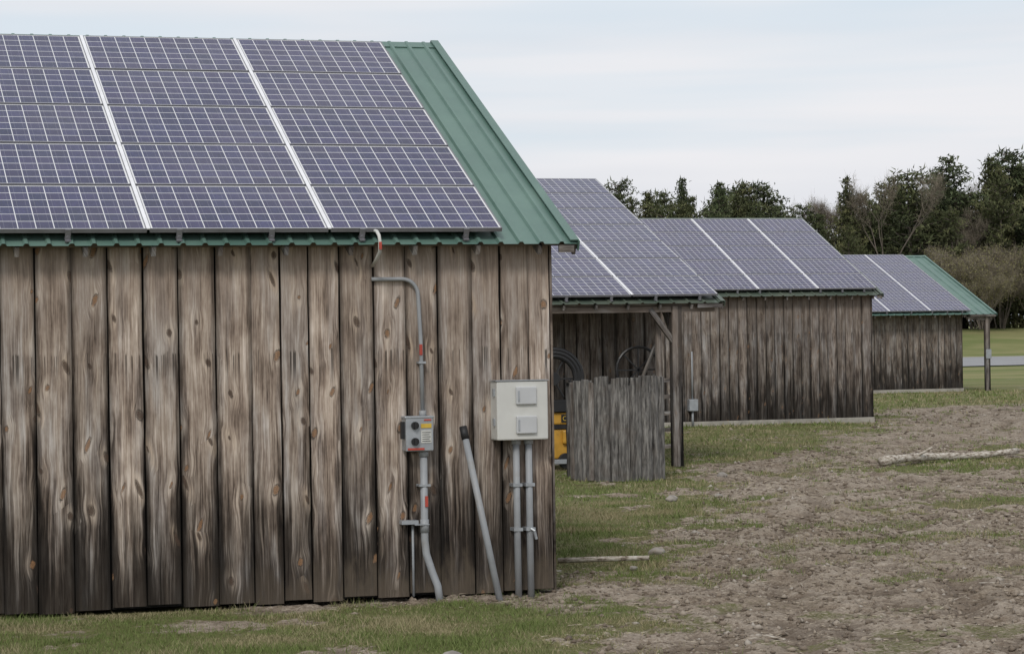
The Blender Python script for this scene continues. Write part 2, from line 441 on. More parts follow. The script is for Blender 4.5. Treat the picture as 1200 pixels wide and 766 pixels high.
# ---------------------------------------------------------------- electrical equipment
E=empty('electrical_enclosure')
mb=MB();mb.box((6.645,22.30,1.465),(7.15,22.515,2.02));mb.obj('cabinet',M_white,E,bevel=.012)
mb=MB()
for z0,z1 in((1.80,1.965),(1.525,1.69)):
    mb.box((6.83,22.27,z0),(7.03,22.305,z1))
mb.obj('breaker_covers',M_whiteb,E,bevel=.008)
mb=MB()
for z0 in(1.80,1.525):
    mb.box((6.845,22.262,z0+.03),(6.86,22.272,z0+.13))
mb.box((6.635,22.29,2.022),(7.16,22.5,2.03))
for z in(1.6,1.88):mb.box((6.63,22.36,z),(6.644,22.4,z+.07))
mb.obj('hinges',M_steel,E)
mb=MB()
for x in(6.868,6.992):
    mb.tube([(x,22.43,1.47),(x,22.43,.8),(x+.003,22.43,-.1)],.033,12)
    mb.tube([(x,22.43,1.47),(x,22.43,1.42)],.045,12)
mb.obj('conduits',M_grey,E,smooth=True)
mb=MB()
for x in(6.868,6.992):
    mb.box((x-.045,22.39,.60),(x+.045,22.53,.63))
    mb.box((x-.045,22.39,1.02),(x+.045,22.53,1.05))
mb.tube([(6.99,22.39,.62),(7.02,22.37,.6),(7.04,22.38,.52)],.014,6)
mb.obj('conduit_straps',M_steel,E)

E=empty('disconnect_switch')
mb=MB();mb.box((5.775,22.36,1.385),(6.04,22.515,1.70));mb.box((5.765,22.355,1.69),(6.05,22.515,1.712));mb.obj('switch_box',M_steel,E,bevel=.008)
mb=MB()
for x,z in((5.86,1.625),(5.86,1.475)):
    mb.tube([(x,22.37,z),(x,22.33,z)],.036,14)
    mb.box((x-.01,22.315,z-.03),(x+.01,22.34,z+.03))
mb.box((5.74,22.40,1.50),(5.776,22.44,1.66))
mb.obj('knobs',M_black,E)
mb=MB();mb.box((5.79,22.354,1.395),(5.95,22.359,1.415));mb.box((5.95,22.354,1.668),(6.02,22.359,1.682));mb.obj('warning_label',M_red,E)
mb=MB();mb.box((5.92,22.354,1.46),(6.02,22.359,1.58));mb.obj('instruction_label',M_wlabel,E)
M_ylabel=simple('yellow_label',(.6,.4,.05),.5)
mb=MB();mb.box((5.92,22.353,1.60),(6.02,22.359,1.64));mb.obj('hazard_label',M_ylabel,E)
mb=MB()
for i in range(5):
    z=1.475+i*.02;mb.box((5.93,22.3525,z),(6.01-.01*(i%2),22.3538,z+.006))
mb.obj('label_print',M_black,E)
mb=MB()
arc=lambda cx,cz,r,a0,a1,y,n=7:[(cx+r*math.cos(math.radians(a0+(a1-a0)*i/n)),y,cz+r*math.sin(math.radians(a0+(a1-a0)*i/n))) for i in range(n+1)]
mb.tube([(5.965,22.46,1.70),(5.96,22.47,2.4)]+arc(5.79,2.84,.155,0,90,22.49)+[(5.50,22.50,2.995)],.019,10)
mb.tube([(5.965,22.46,1.70),(5.965,22.46,1.76)],.034,10)
mb.obj('upper_conduit',M_grey,E,smooth=True)
mb=MB()
mb.tube([(5.965,22.45,1.39),(5.965,22.45,.55),(5.975,22.44,.42),(6.02,22.40,.25),(6.06,22.36,.12),(6.075,22.33,-.05)],.036,12)
mb.tube([(5.965,22.45,1.39),(5.965,22.45,1.33)],.047,12)
mb.tube([(5.965,22.45,.62),(5.965,22.45,.74)],.043,12)
mb.tube([(5.86,22.49,.70),(5.86,22.49,.02)],.012,8)
mb.obj('lower_conduit',M_grey,E,smooth=True)
mb=MB();mb.box((5.74,22.42,.70),(5.90,22.53,.735));mb.box((5.86,22.40,.69),(6.0,22.52,.70));mb.box((5.91,22.41,1.05),(6.02,22.53,1.07));mb.box((5.93,22.44,2.2),(6.0,22.53,2.22))
mb.obj('straps',M_steel,E)
mb=MB()
for x,z0,z1,y in((5.985,.86,.96,22.409),(5.962,2.28,2.38,22.446)):
    mb.box((x-.022,y-.004,z0),(x+.006,y+.01,z1))
mb.obj('conduit_labels',M_red,E)
mb=MB()
mb.tube([(5.49,22.5,3.46),(5.49,22.22,3.43),(5.495,22.16,3.39),(5.50,22.15,3.34),(5.50,22.16,3.24),(5.50,22.3,3.17),(5.50,22.45,3.12)],.016,10)
mb.obj('roof_conduit',M_wlabel,E,smooth=True)
mb=MB();mb.box((5.487,22.127,3.26),(5.513,22.137,3.33));mb.obj('roof_conduit_label',M_red,E)

E=empty('leaning_pipe')
mb=MB();mb.tube([(6.565,22.02,-.02),(6.36,22.40,1.50)],.032,12);mb.obj('pipe',M_grey,E,smooth=True)
mb=MB();mb.tube([(6.362,22.397,1.48),(6.348,22.43,1.60)],.037,12);mb.obj('pipe_cap',M_black,E,smooth=True)

E=empty('meter_box')
mb=MB();mb.box((22.78,59.2,.38),(23.02,59.37,.68));mb.obj('box',M_steel,E,bevel=.01)
mb=MB();mb.tube([(22.9,59.3,.68),(22.9,59.3,1.9)],.022,8);mb.tube([(22.9,59.3,.38),(22.9,59.3,0)],.03,8);mb.obj('conduit',M_grey,E,smooth=True)

# ---------------------------------------------------------------- slab wood bin
def bark():
    k=NB('slab_bark');p=k.pos();x,y,z=k.sep(p)
    g=k.noise(k.comb(k.m('MULTIPLY',x,22.),k.m('MULTIPLY',y,22.),k.m('MULTIPLY',z,2.2)),1.,4,.7)
    g2=k.noise(p,3.,3)
    c=k.ramp(g,[(.3,(.025,.023,.022)),(.46,(.11,.104,.098)),(.7,(.33,.315,.295))])
    c=k.mix(k.mr(g2,.5,.7,0.,.4),c,(.13,.105,.085,1))
    k.col(c);k.rough(.9);k.bump(g,.9,.03);return k.mat
M_bark=bark()
def slabs(mb,path,z1,n,jit=.03):
    path=[Vector(p) for p in path]
    seg=[(path[i+1]-path[i]).length for i in range(len(path)-1)];T=sum(seg)
    def at(s):
        for i,l in enumerate(seg):
            if s<=l or i==len(seg)-1:return path[i]+(path[i+1]-path[i])*(s/l),(path[i+1]-path[i]).normalized()
            s-=l
    s=0
    ws=[random.uniform(.7,1.3) for _ in range(n)];tw=sum(ws)
    for w in ws:
        w=w/tw*T;p,d=at(s+w/2);nrm=Vector((d.y,-d.x,0));zt=z1+random.uniform(-.02,.03)
        K=7;NZ=14;vs=[];fs=[];lean=random.uniform(-.02,.02)
        wz=[1+random.uniform(-.10,.10) for _ in range(NZ+1)]
        for i in range(NZ+1):
            z=zt*i/NZ
            for j in range(K):
                a=math.pi*j/(K-1)
                off=-math.cos(a)*w*.52*wz[i]+lean*z
                dep=math.sin(a)*(.03+.22*w)+random.uniform(-.008,.008)
                q=p+d*off+nrm*dep;vs.append((q.x,q.y,z-.02))
        for i in range(NZ):
            for j in range(K-1):fs.append((i*K+j,i*K+j+1,(i+1)*K+j+1,(i+1)*K+j))
        fs.append(tuple(NZ*K+j for j in range(K)))
        mb.add(vs,fs);s+=w
E=empty('slab_wood_bin')
mb=MB()
slabs(mb,[(13.27,38.92,0),(13.6,38.72,0),(13.95,38.66,0),(14.25,38.74,0),(14.5,38.95,0)],1.72,8)
slabs(mb,[(13.10,39.45,0),(13.25,38.98,0)],1.66,4)
slabs(mb,[(14.5,38.98,0),(14.55,40.0,0)],1.66,6)
slabs(mb,[(14.5,40.0,0),(13.15,40.0,0)],1.6,8)
mb.obj('slabs',M_bark,E,smooth=False)
mb=MB()
for x,y in((13.22,38.9),(13.06,39.4),(14.47,39.05),(14.42,39.9)):
    mb.beam((x,y,0),(x,y,1.62),.07,.07)
mb.obj('posts',M_beam,E,attr=True)

# ---------------------------------------------------------------- portable sawmill
E=empty('portable_sawmill')
sx,sy=13.93,42.55
mb=MB()
mb.box((sx-.75,sy-.2,.18),(sx+.22,sy+.15,.72));mb.box((sx-.8,sy-.24,.80),(sx+.24,sy+.18,1.02));mb.box((sx-.1,sy-.28,.45),(sx+.2,sy-.2,.70))
mb.obj('body',M_yel,E,bevel=.03)
mb=MB()
mb.box((sx-.6,sy-.22,.72),(sx+.15,sy+.12,.80));mb.box((sx-.3,sy-.3,1.03),(sx+.12,sy+.1,1.24))
for R_,w_ in((.53,.05),(.47,.055),(.41,.05)):
    mb.tube(arc(sx-.20,1.62,R_,-40,215,sy-.1,24),[w_]*25,8)
mb.tube([(sx-.05,sy-.3,.15),(sx-.05,sy-.22,.15)],.14,16);mb.tube([(sx-.6,sy-.3,.15),(sx-.6,sy-.22,.15)],.14,16)
mb.tube([(sx+.1,sy-.1,1.0),(sx+.16,sy-.1,1.35),(sx+.1,sy-.1,1.6)],.03,8)
mb.tube([(sx-.20,sy-.1,1.62),(sx-.20,sy-.04,1.62)],.12,24)
for a in range(6):
    mb.beam((sx-.20,sy-.07,1.62),(sx-.20+.38*math.cos(a*1.047),sy-.07,1.62+.38*math.sin(a*1.047)),.03,.03,up=(0,1,0))
mb.obj('saw_head_guard',M_black,E,smooth=False,bevel=.006)
mb=MB()
mb.box((sx-2.2,sy-.35,.1),(sx+.35,sy-.29,.18));mb.box((sx-2.2,sy+.3,.1),(sx+.35,sy+.36,.18))
mb.box((sx+.19,sy-.05,.15),(sx+.26,sy+.03,1.5))
mb.obj('frame',M_steel,E,bevel=.005)
mb=MB();mb.box((sx-.12,sy-.252,.84),(sx+.19,sy-.243,.98));mb.obj('name_plate',M_black,E)
cu=bpy.data.curves.new('plate_text','FONT');cu.body='C 500';cu.size=.12;cu.extrude=.002
o=bpy.data.objects.new('plate_text',cu);scene.collection.objects.link(o);o.parent=E
o.location=(sx-.10,sy-.256,.87);o.rotation_euler=(math.pi/2,0,0);cu.materials.append(M_ylabel)
E=empty('wagon_wheel')
mb=MB()
cx,cz,R_=15.42,1.75,.42
mb.tube([(cx+R_*math.cos(t),42.65,cz+R_*math.sin(t)) for t in np.linspace(0,2*math.pi,25)],.028,6)
for a in range(8):
    mb.beam((cx,42.65,cz),(cx+R_*math.cos(a*.785),42.65,cz+R_*math.sin(a*.785)),.025,.025,up=(0,1,0))
mb.obj('wheel',M_black,E)
mb=MB();mb.beam((cx-.5,42.68,0),(cx-.5,42.68,1.4),.06,.05);mb.beam((cx+.3,42.68,0),(cx+.1,42.68,1.4),.06,.05);mb.beam((cx-.55,42.68,1.33),(cx+.3,42.68,1.33),.06,.05)
mb.obj('stand',M_beam,E,attr=True)

# ---------------------------------------------------------------- ground
YB=[0,14,18,20.5,21.6,22.6,23.4,25.6,29,32.9,40.6,46,51.7,61.8,70,400]
XB=[4.8,5.4,6.0,6.9,6.5,6.9,7.7,9.6,11.2,12.9,16.0,19.6,23.9,29.6,33,33]
def dirtmask(X,Y):
    n=fbm(X*.9,Y*.9,11,4)-.5
    n2=fbm(X*3.1,Y*3.1,23,4,.6)-.5
    d=X-np.interp(Y,YB,XB)
    m=sst(-.8,.9,d+n*3.6+n2*2.6)
    m*=1-sst(66,71,Y+n*9)
    m*=1-sst(5,9,d-8-.35*Y+n*8)*.8
    st=sst(21.75,22.25,Y+n2*.9)*(1-sst(22.9,23.1,Y))*sst(3.4,4.6,X+n*1.5)*(1-sst(7.8,8.2,X))
    m=np.maximum(m,st)
    def patch(cx,cy,rx,ry,ang,s=1.):
        c,s_=math.cos(ang),math.sin(ang);a=(X-cx)*c+(Y-cy)*s_;b=-(X-cx)*s_+(Y-cy)*c
        return s*(1-sst(.55,1.15,np.sqrt((a/rx)**2+(b/ry)**2)+n*1.3+n2*1.6))
    for p in((21.2,40.0,4.6,1.9,.25,1),(17.4,31.3,2.6,1.4,.35,1.),(26,46,4,1.3,.3,.8),(19.5,35.5,1.5,.8,.2,.7),(9.3,20.9,.8,.5,.5,.35),(13.5,26.5,1.2,.7,.5,.5)):
        m*=1-patch(*p)
    m=np.maximum(m,.75*sst(.07,.24,n*.7+n2*.6)*(1-sst(90,120,Y)))
    m*=1-.55*sst(.05,.18,fbm(X*1.7+9,Y*1.7,77,4)-.5)
    return np.clip(m,0,1)
def trackcoord(X,Y):
    xb=np.interp(Y,[14,18,22,26,33,41,52,62,80],[5.2,6.4,7.9,9.6,12.8,16.4,23.5,29.5,38])
    sl=np.interp(Y,[14,22,33,52,70],[.35,.42,.45,.6,.6])
    wob=(fbm(Y*.15,Y*0+3,91,2)-.5)*1.6
    return (X-xb)/np.sqrt(1+sl*sl)-wob+(fbm(X*.7,Y*.7,33,3)-.5)*.6
def rut(X,Y):
    q0=trackcoord(X,Y)
    r=np.zeros_like(X);sh=np.zeros_like(X)
    for off,dp in((1.5,.8),(3.0,1.),(4.6,.7),(6.5,.8)):
        q=q0-off+(fbm(Y*.3,Y*0+off*7,19,2)-.5)*.8
        r+=dp*np.exp(-(q/.15)**2);sh+=dp*np.exp(-((np.abs(q)-.30)/.12)**2)
    f=sst(14,17,Y)*np.clip(2.6*fbm(X*.5,Y*.35,44,3)-.65,0,1.3)
    return r*f,sh*f
def furrow(X,Y):
    q0=trackcoord(X,Y)
    return fbm(q0*2.2,Y*.9,66,4,.65)
def height(X,Y,m):
    h=(fbm(X*.25,Y*.25,5,3)-.5)*.08*sst(22,30,Y)
    h+=(fbm(X*2.3,Y*2.3,51,4,.55)-.5)*(.02+.10*m)
    h+=m*(fbm(X*8,Y*8,61,3,.65)-.5)*.075
    h+=m*(furrow(X,Y)-.5)*.05
    r,sh=rut(X,Y)
    h+=m*(-.06*r+.035*sh)
    h*=(1-sst(70,90,Y))
    h+=(fbm(X*.05,Y*.05,8,3)-.5)*.3*sst(80,130,Y)*(1-sst(128,134,Y))
    h+=2.1*sst(172,200,Y)
    h-=.02
    return h
def axis(segs):
    out=[segs[0][0]]
    for a,b,st0,st1 in segs:
        x=a
        while x<b-1e-6:
            t=(x-a)/(b-a);x+=st0*(st1/st0)**t;out.append(min(x,b))
    return np.unique(np.array(out))
xs=axis([(-3000,-200,800,60),(-200,-6,40,1.),(-6,1,.6,.1),(1,5,.06,.05),(5,17,.035,.04),(17,32,.05,.14),(32,60,.15,1.),(60,300,1.5,30),(300,3000,40,600)])
ys=axis([(-200,0,60,5),(0,16,3,.2),(16,18,.1,.05),(18,31,.035,.05),(31,60,.06,.16),(60,95,.17,.7),(95,230,.8,4),(230,4000,5,700)])
GX,GY=np.meshgrid(xs,ys)
Mk=dirtmask(GX,GY);GZ=height(GX,GY,Mk);RR,SS=rut(GX,GY)
nx,ny=len(xs),len(ys)
V=np.stack([GX.ravel(),GY.ravel(),GZ.ravel()],1)
idx=np.arange(nx*ny).reshape(ny,nx)
F=np.stack([idx[:-1,:-1].ravel(),idx[:-1,1:].ravel(),idx[1:,1:].ravel(),idx[1:,:-1].ravel()],1)
low=fbm(GX*2.3,GY*2.3,51,4,.55)*.4+.3*fbm(GX*8,GY*8,61,3,.65)+.3*furrow(GX,GY)
T=np.stack([Mk.ravel(),low.ravel(),(RR-.6*SS).ravel()],1)
def ground_mat():
    k=NB('ground_soil_and_grass');p=k.pos()
    m,lw,ru=k.sep(k.attr('tone'))
    x,y,z=k.sep(p)
    n1=k.noise(p,.6,3,.6);n2=k.noise(p,5.,4,.7);n3=k.noise(p,26.,4,.7)
    far=k.mr(y,60.,110.)
    gt=k.m('ADD',k.m('MULTIPLY',n2,.5),k.m('MULTIPLY',n3,.5))
    g=k.ramp(gt,[(.36,(.07,.065,.028)),(.47,(.125,.122,.048)),(.57,(.185,.168,.085)),(.7,(.28,.24,.16))])
    g=k.mix(k.mr(n1,.35,.65,0.,.5),g,(.135,.15,.055,1))
    gf=k.mix(k.mr(k.noise(k.comb(k.m('MULTIPLY',x,.08),k.m('MULTIPLY',y,.25),0.),1.,3,.6),.35,.65),(.14,.17,.058,1),(.25,.235,.11,1))
    g=k.mix(far,g,gf)
    dt=k.m('ADD',k.m('MULTIPLY',n2,.42),k.m('MULTIPLY',n3,.58))
    d=k.ramp(dt,[(.34,(.125,.098,.074)),(.45,(.235,.19,.147)),(.54,(.34,.285,.228)),(.66,(.47,.41,.34))])
    d=k.mix(k.mr(n1,.38,.66,0.,.7),d,k.mix(1.,d,(.74,.70,.64,1),'MULTIPLY'))
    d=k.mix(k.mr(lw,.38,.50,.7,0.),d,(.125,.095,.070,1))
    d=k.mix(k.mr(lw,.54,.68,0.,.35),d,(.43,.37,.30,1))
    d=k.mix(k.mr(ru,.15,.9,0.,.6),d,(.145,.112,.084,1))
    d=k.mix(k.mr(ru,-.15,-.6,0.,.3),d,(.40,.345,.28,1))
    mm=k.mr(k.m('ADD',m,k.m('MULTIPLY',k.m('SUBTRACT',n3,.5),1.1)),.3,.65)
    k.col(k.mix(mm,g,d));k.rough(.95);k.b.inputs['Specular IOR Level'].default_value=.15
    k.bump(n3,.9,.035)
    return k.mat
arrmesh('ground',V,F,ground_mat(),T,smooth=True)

rx=np.arange(-400,600,5.);ry=np.linspace(131,168,9)
RX,RY=np.meshgrid(rx,ry);RZ=height(RX,RY,RX*0)+.06
i2=np.arange(RX.size).reshape(RX.shape)
arrmesh('road',np.stack([RX.ravel(),RY.ravel(),RZ.ravel()],1),np.stack([i2[:-1,:-1].ravel(),i2[:-1,1:].ravel(),i2[1:,1:].ravel(),i2[1:,:-1].ravel()],1),simple('weathered_asphalt',(.27,.27,.275),.9,0,.12,.5),smooth=True)

# ---------------------------------------------------------------- grass blades
def inside_barn(X,Y):
    r=(Y>22.5)&(Y<32)&(X<7.3)
    r|=(Y>43.8)&(Y<56)&(X<16.4)&(X>8.9)
    r|=(Y>59.3)&(Y<69.2)&(X<28.1)&(X>13.9)
    return r
def scatter(n,x0,x1,y0,y1,want_dirt=False,power=1.):
    X=rng.uniform(x0,x1,n);Y=rng.uniform(y0,y1,n)
    m=dirtmask(X,Y)
    pr=m if want_dirt else (1-m)
    k=(rng.random(n)<pr**power)&(~inside_barn(X,Y))
    X=X[k];Y=Y[k];return X,Y,height(X,Y,m[k]),m[k]
def blades(X,Y,Z,hgt,wid):
    n=len(X)
    tuft=.5+1.2*fbm(X*2.1,Y*2.1,140,3)**2*2
    a=rng.uniform(0,2*np.pi,n);h=hgt*rng.uniform(.35,1.2,n)*tuft;w=wid*rng.uniform(.6,1.3,n)
    la=rng.uniform(0,2*np.pi,n);le=h*rng.uniform(.1,1.2,n)
    b=np.stack([X,Y,Z-.005],1);s=np.stack([np.cos(a)*w,np.sin(a)*w,0*w],1)
    t=b+np.stack([np.cos(la)*le,np.sin(la)*le,h],1)
    V=np.stack([b-s,b+s,t],1).reshape(-1,3)
    r=rng.random(n);dead=(fbm(X*1.3,Y*1.3,41,3)-.5)*2.4+rng.random(n)*.9
    c=np.stack([r,np.clip(dead,0,1),0*r],1);C=np.repeat(c,3,0)
    return V,C
Vs=[];Cs=[]
for (n,x0,x1,y0,y1,h,w) in((110000,.2,7.5,16.5,22.5,.042,.0035),(110000,7.2,14.5,22,34,.045,.005),(80000,9,30,33,60,.055,.010),(40000,12,22,26,45,.05,.007),(35000,18,45,58,90,.08,.02)):
    X,Y,Z,m=scatter(n,x0,x1,y0,y1,False,1.6)
    v,c=blades(X,Y,Z,h,w);Vs.append(v);Cs.append(c)
V=np.concatenate(Vs);C=np.concatenate(Cs)
def grass_mat():
    k=NB('grass_blades');r,d,_=k.sep(k.attr('tone'))
    c=k.mix(r,(.105,.145,.040,1),(.185,.225,.075,1))
    c=k.mix(k.mr(d,.4,.7,0.,.92),c,(.33,.28,.17,1))
    k.col(c);k.rough(.8);k.b.inputs['Specular IOR Level'].default_value=.2;return k.mat
arrmesh('grass',V,np.arange(len(V)).reshape(-1,3),grass_mat(),C)

def clods(X,Y,Z,sz):
    n=len(X)
    o=np.array([(1,0,0),(0,1,0),(-1,0,0),(0,-1,0),(0,0,1),(0,0,-1)],float)
    f=np.array([(0,1,4),(1,2,4),(2,3,4),(3,0,4),(1,0,5),(2,1,5),(3,2,5),(0,3,5)])
    P=o[None]*rng.uniform(.55,1.3,(n,6,1))+rng.normal(0,.18,(n,6,3))
    a=rng.uniform(0,6.28,n);c,s=np.cos(a)[:,None],np.sin(a)[:,None]
    x=P[...,0]*c-P[...,1]*s;y=P[...,0]*s+P[...,1]*c
    P=np.stack([x,y,P[...,2]*.65],2)*sz[:,None,None]+np.stack([X,Y,Z+sz*.15],1)[:,None,:]
    F=(f[None]+np.arange(n)[:,None,None]*6).reshape(-1,3)
    t=np.repeat(np.stack([rng.random(n),rng.random(n),0*X],1),6,0)
    return P.reshape(-1,3),F,t
Vs=[];Fs=[];Cs=[];o_=0
for(n,x0,x1,y0,y1,s0,s1) in((34000,5,16,16.5,30,.006,.045),(22000,9,26,28,46,.01,.06),(8000,16,38,44,68,.02,.08)):
    X,Y,Z,m=scatter(n,x0,x1,y0,y1,True,1.3)
    sz=s0+(s1-s0)*rng.random(len(X))**4
    v,f,c=clods(X,Y,Z,sz);Vs.append(v);Fs.append(f+o_);Cs.append(c);o_+=len(v)
def clod_mat():
    k=NB('soil_clods_mat');r,d,_=k.sep(k.attr('tone'))
    c=k.ramp(r,[(0.,(.12,.092,.068)),(.5,(.215,.173,.132)),(.9,(.31,.26,.205)),(1.,(.38,.345,.30))])
    k.col(c);k.rough(.95);return k.mat
arrmesh('soil_clods',np.concatenate(Vs),np.concatenate(Fs),clod_mat(),np.concatenate(Cs),smooth=False)
Vs=[];Cs=[]
for(n,x0,x1,y0,y1,L,w) in((9000,4.5,16,16.5,30,.08,.003),(6000,9,26,28,48,.12,.006)):
    X,Y,Z,m=scatter(n,x0,x1,y0,y1,True,.5)
    n=len(X);a=rng.uniform(0,6.28,n);l=L*rng.uniform(.3,1.6,n)
    b=np.stack([X,Y,Z+.008],1);d=np.stack([np.cos(a)*l,np.sin(a)*l,rng.normal(0,.12,n)*l],1);s=np.stack([-np.sin(a)*w,np.cos(a)*w,np.full(n,w)],1)
    Vs.append(np.stack([b-s,b+s,b+d],1).reshape(-1,3));Cs.append(np.repeat(np.stack([rng.random(n),rng.random(n),0*X],1),3,0))
k=NB('straw');r,d,_=k.sep(k.attr('tone'));k.col(k.mix(r,(.20,.155,.11,1),(.46,.40,.31,1)));k.rough(.8);M_straw=k.mat
V=np.concatenate(Vs);arrmesh('straw_litter',V,np.arange(len(V)).reshape(-1,3),M_straw,np.concatenate(Cs))

def stone(x,y,s):
    import bmesh
    bm=bmesh.new();bmesh.ops.create_icosphere(bm,subdivisions=3,radius=1)
    se=random.random()*50
    from mathutils import noise as mn
    for v in bm.verts:
        v.co*=1+.35*mn.noise(v.co*1.1+Vector((se,0,0)))+.08*mn.noise(v.co*4+Vector((se,0,0)))
        v.co=Vector((v.co.x*s,v.co.y*s*.8,v.co.z*s*.55))
    me=bpy.data.meshes.new('stone');bm.to_mesh(me);bm.free();me.materials.append(M_stone)
    me.polygons.foreach_set('use_smooth',[True]*len(me.polygons))
    o=bpy.data.objects.new('stone',me);scene.collection.objects.link(o);o.location=(x,y,s*.1)
M_stone=simple('stone_mat',(.29,.265,.235),.9,0,.3,9,(.2,.16,.12))
for x,y,s in((5.05,18.25,.085),(9.55,25.9,.09),(12.75,33.9,.09),(13.6,34.2,.06),(8.7,24.3,.045),(10.9,28.2,.05),(15.5,38.8,.10)):
    stone(x,y,s)
k=NB('birch_bark');p=k.pos();x,y,z=k.sep(p)
n=k.noise(k.comb(k.m('MULTIPLY',x,9.),k.m('MULTIPLY',y,9.),k.m('MULTIPLY',z,30.)),1.,4,.7)
k.col(k.ramp(n,[(.36,(.10,.07,.05)),(.47,(.36,.31,.25)),(.6,(.56,.52,.46))]));k.rough(.8);M_birch=k.mat
mb=MB()
pts=[];N=12
for i in range(N+1):
    t=i/N;pts.append((19.1+3.6*t,40.2+1.75*t+.08*math.sin(t*5),.08+.02*math.sin(t*7)))
mb.tube(pts,[.085-.03*i/N+.010*math.sin(i*2.3) for i in range(N+1)],10)
mb.tube([pts[3],(20.3,40.6,.28)],[.03,.02],6)
mb.obj('birch_log',M_birch,smooth=True)
mb=MB();mb.tube([(8.1,25.0,.05),(8.5,24.93,.055),(9.05,24.78,.06)],[.03,.028,.025],8);mb.obj('fallen_pole',M_birch,smooth=True)
mb=MB()
for _ in range(60):
    x=random.uniform(5,22);y=random.uniform(17.5,22) if random.random()<.4 else random.uniform(22,44)
    if float(dirtmask(np.array([x]),np.array([y]))[0])<.3 or (x<7.6 and y>22.3):continue
    a=random.uniform(0,6.28);L=random.uniform(.1,.5);r=random.uniform(.004,.010)
    h=float(height(np.array([x]),np.array([y]),np.array([.8]))[0])+.035
    p=[(x,y,h),(x+math.cos(a)*L*.5,y+math.sin(a)*L*.5,h+random.uniform(0,.04)),(x+math.cos(a+.3)*L,y+math.sin(a+.3)*L,h)]
    mb.tube(p,[r,r*.8,r*.4],5)
mb.obj('fallen_sticks',M_birch)

# ---------------------------------------------------------------- trees
def tris_around(C,n,L,w,spread,bias=(0,0,.1),tone=None):
    N=len(C);c=np.repeat(C,n,0)+rng.normal(0,1,(N*n,3))*spread
    d=rng.normal(0,1,(N*n,3))+np.array(bias);d/=np.linalg.norm(d,axis=1)[:,None]
    r=rng.normal(0,1,(N*n,3));s=np.cross(d,r);s/=np.linalg.norm(s,axis=1)[:,None]
    l=L*rng.uniform(.5,1.3,(N*n,1));
    V=np.stack([c-s*w,c+s*w,c+d*l],1).reshape(-1,3)
    t=np.repeat(tone,n) if tone is not None else rng.random(N*n)
    t=np.clip(t+rng.normal(0,.10,N*n),0,1)
    return V,np.repeat(np.stack([t,rng.random(N*n),0*t],1),3,0)
k=NB('needles');t,r,_=k.sep(k.attr('tone'));oi=k.nt.nodes.new('ShaderNodeObjectInfo')
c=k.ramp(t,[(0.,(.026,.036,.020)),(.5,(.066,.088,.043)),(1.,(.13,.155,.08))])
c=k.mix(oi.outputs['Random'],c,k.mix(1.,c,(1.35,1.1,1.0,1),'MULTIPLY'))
k.col(c);k.rough(.85);k.b.inputs['Specular IOR Level'].default_value=.15;M_need=k.mat
k=NB('twigs');t,r,_=k.sep(k.attr('tone'));oi=k.nt.nodes.new('ShaderNodeObjectInfo')
c=k.ramp(t,[(0.,(.11,.09,.07)),(.5,(.19,.16,.12)),(1.,(.28,.245,.18))])
c=k.mix(k.m('MULTIPLY',oi.outputs['Random'],.3),c,(.17,.13,.10,1));k.col(c);k.rough(.9);M_twig=k.mat
k=NB('buds');t,r,_=k.sep(k.attr('tone'));k.col(k.mix(t,(.16,.15,.06,1),(.27,.25,.11,1)));k.rough(.9);M_bud=k.mat
M_trunk=simple('trunk_bark',(.12,.10,.08),.9,0,.3,4)

def mk_mesh(name,tube_mb,V,C,mats,V2=None,C2=None):
    tv=np.array(tube_mb.v,float);tf=[]
    for f in tube_mb.f:
        if len(f)==4:tf+= [(f[0],f[1],f[2]),(f[0],f[2],f[3])]
        elif len(f)==3:tf.append(f)
        else:
            for i in range(1,len(f)-1):tf.append((f[0],f[i],f[i+1]))
    tf=np.array(tf);parts=[tv,V];o=len(tv)
    F=[tf,np.arange(len(V)).reshape(-1,3)+o];mi=[np.zeros(len(tf),int),np.ones(len(V)//3,int)]
    Cc=[np.full((len(tv),3),.4),C]
    if V2 is not None:
        o+=len(V);parts.append(V2);F.append(np.arange(len(V2)).reshape(-1,3)+o);mi.append(np.full(len(V2)//3,2));Cc.append(C2)
    me=arrmesh(name,np.concatenate(parts),np.concatenate(F),mats,np.concatenate(Cc),link=False)
    me.polygons.foreach_set('material_index',np.concatenate(mi).astype(np.int32));return me
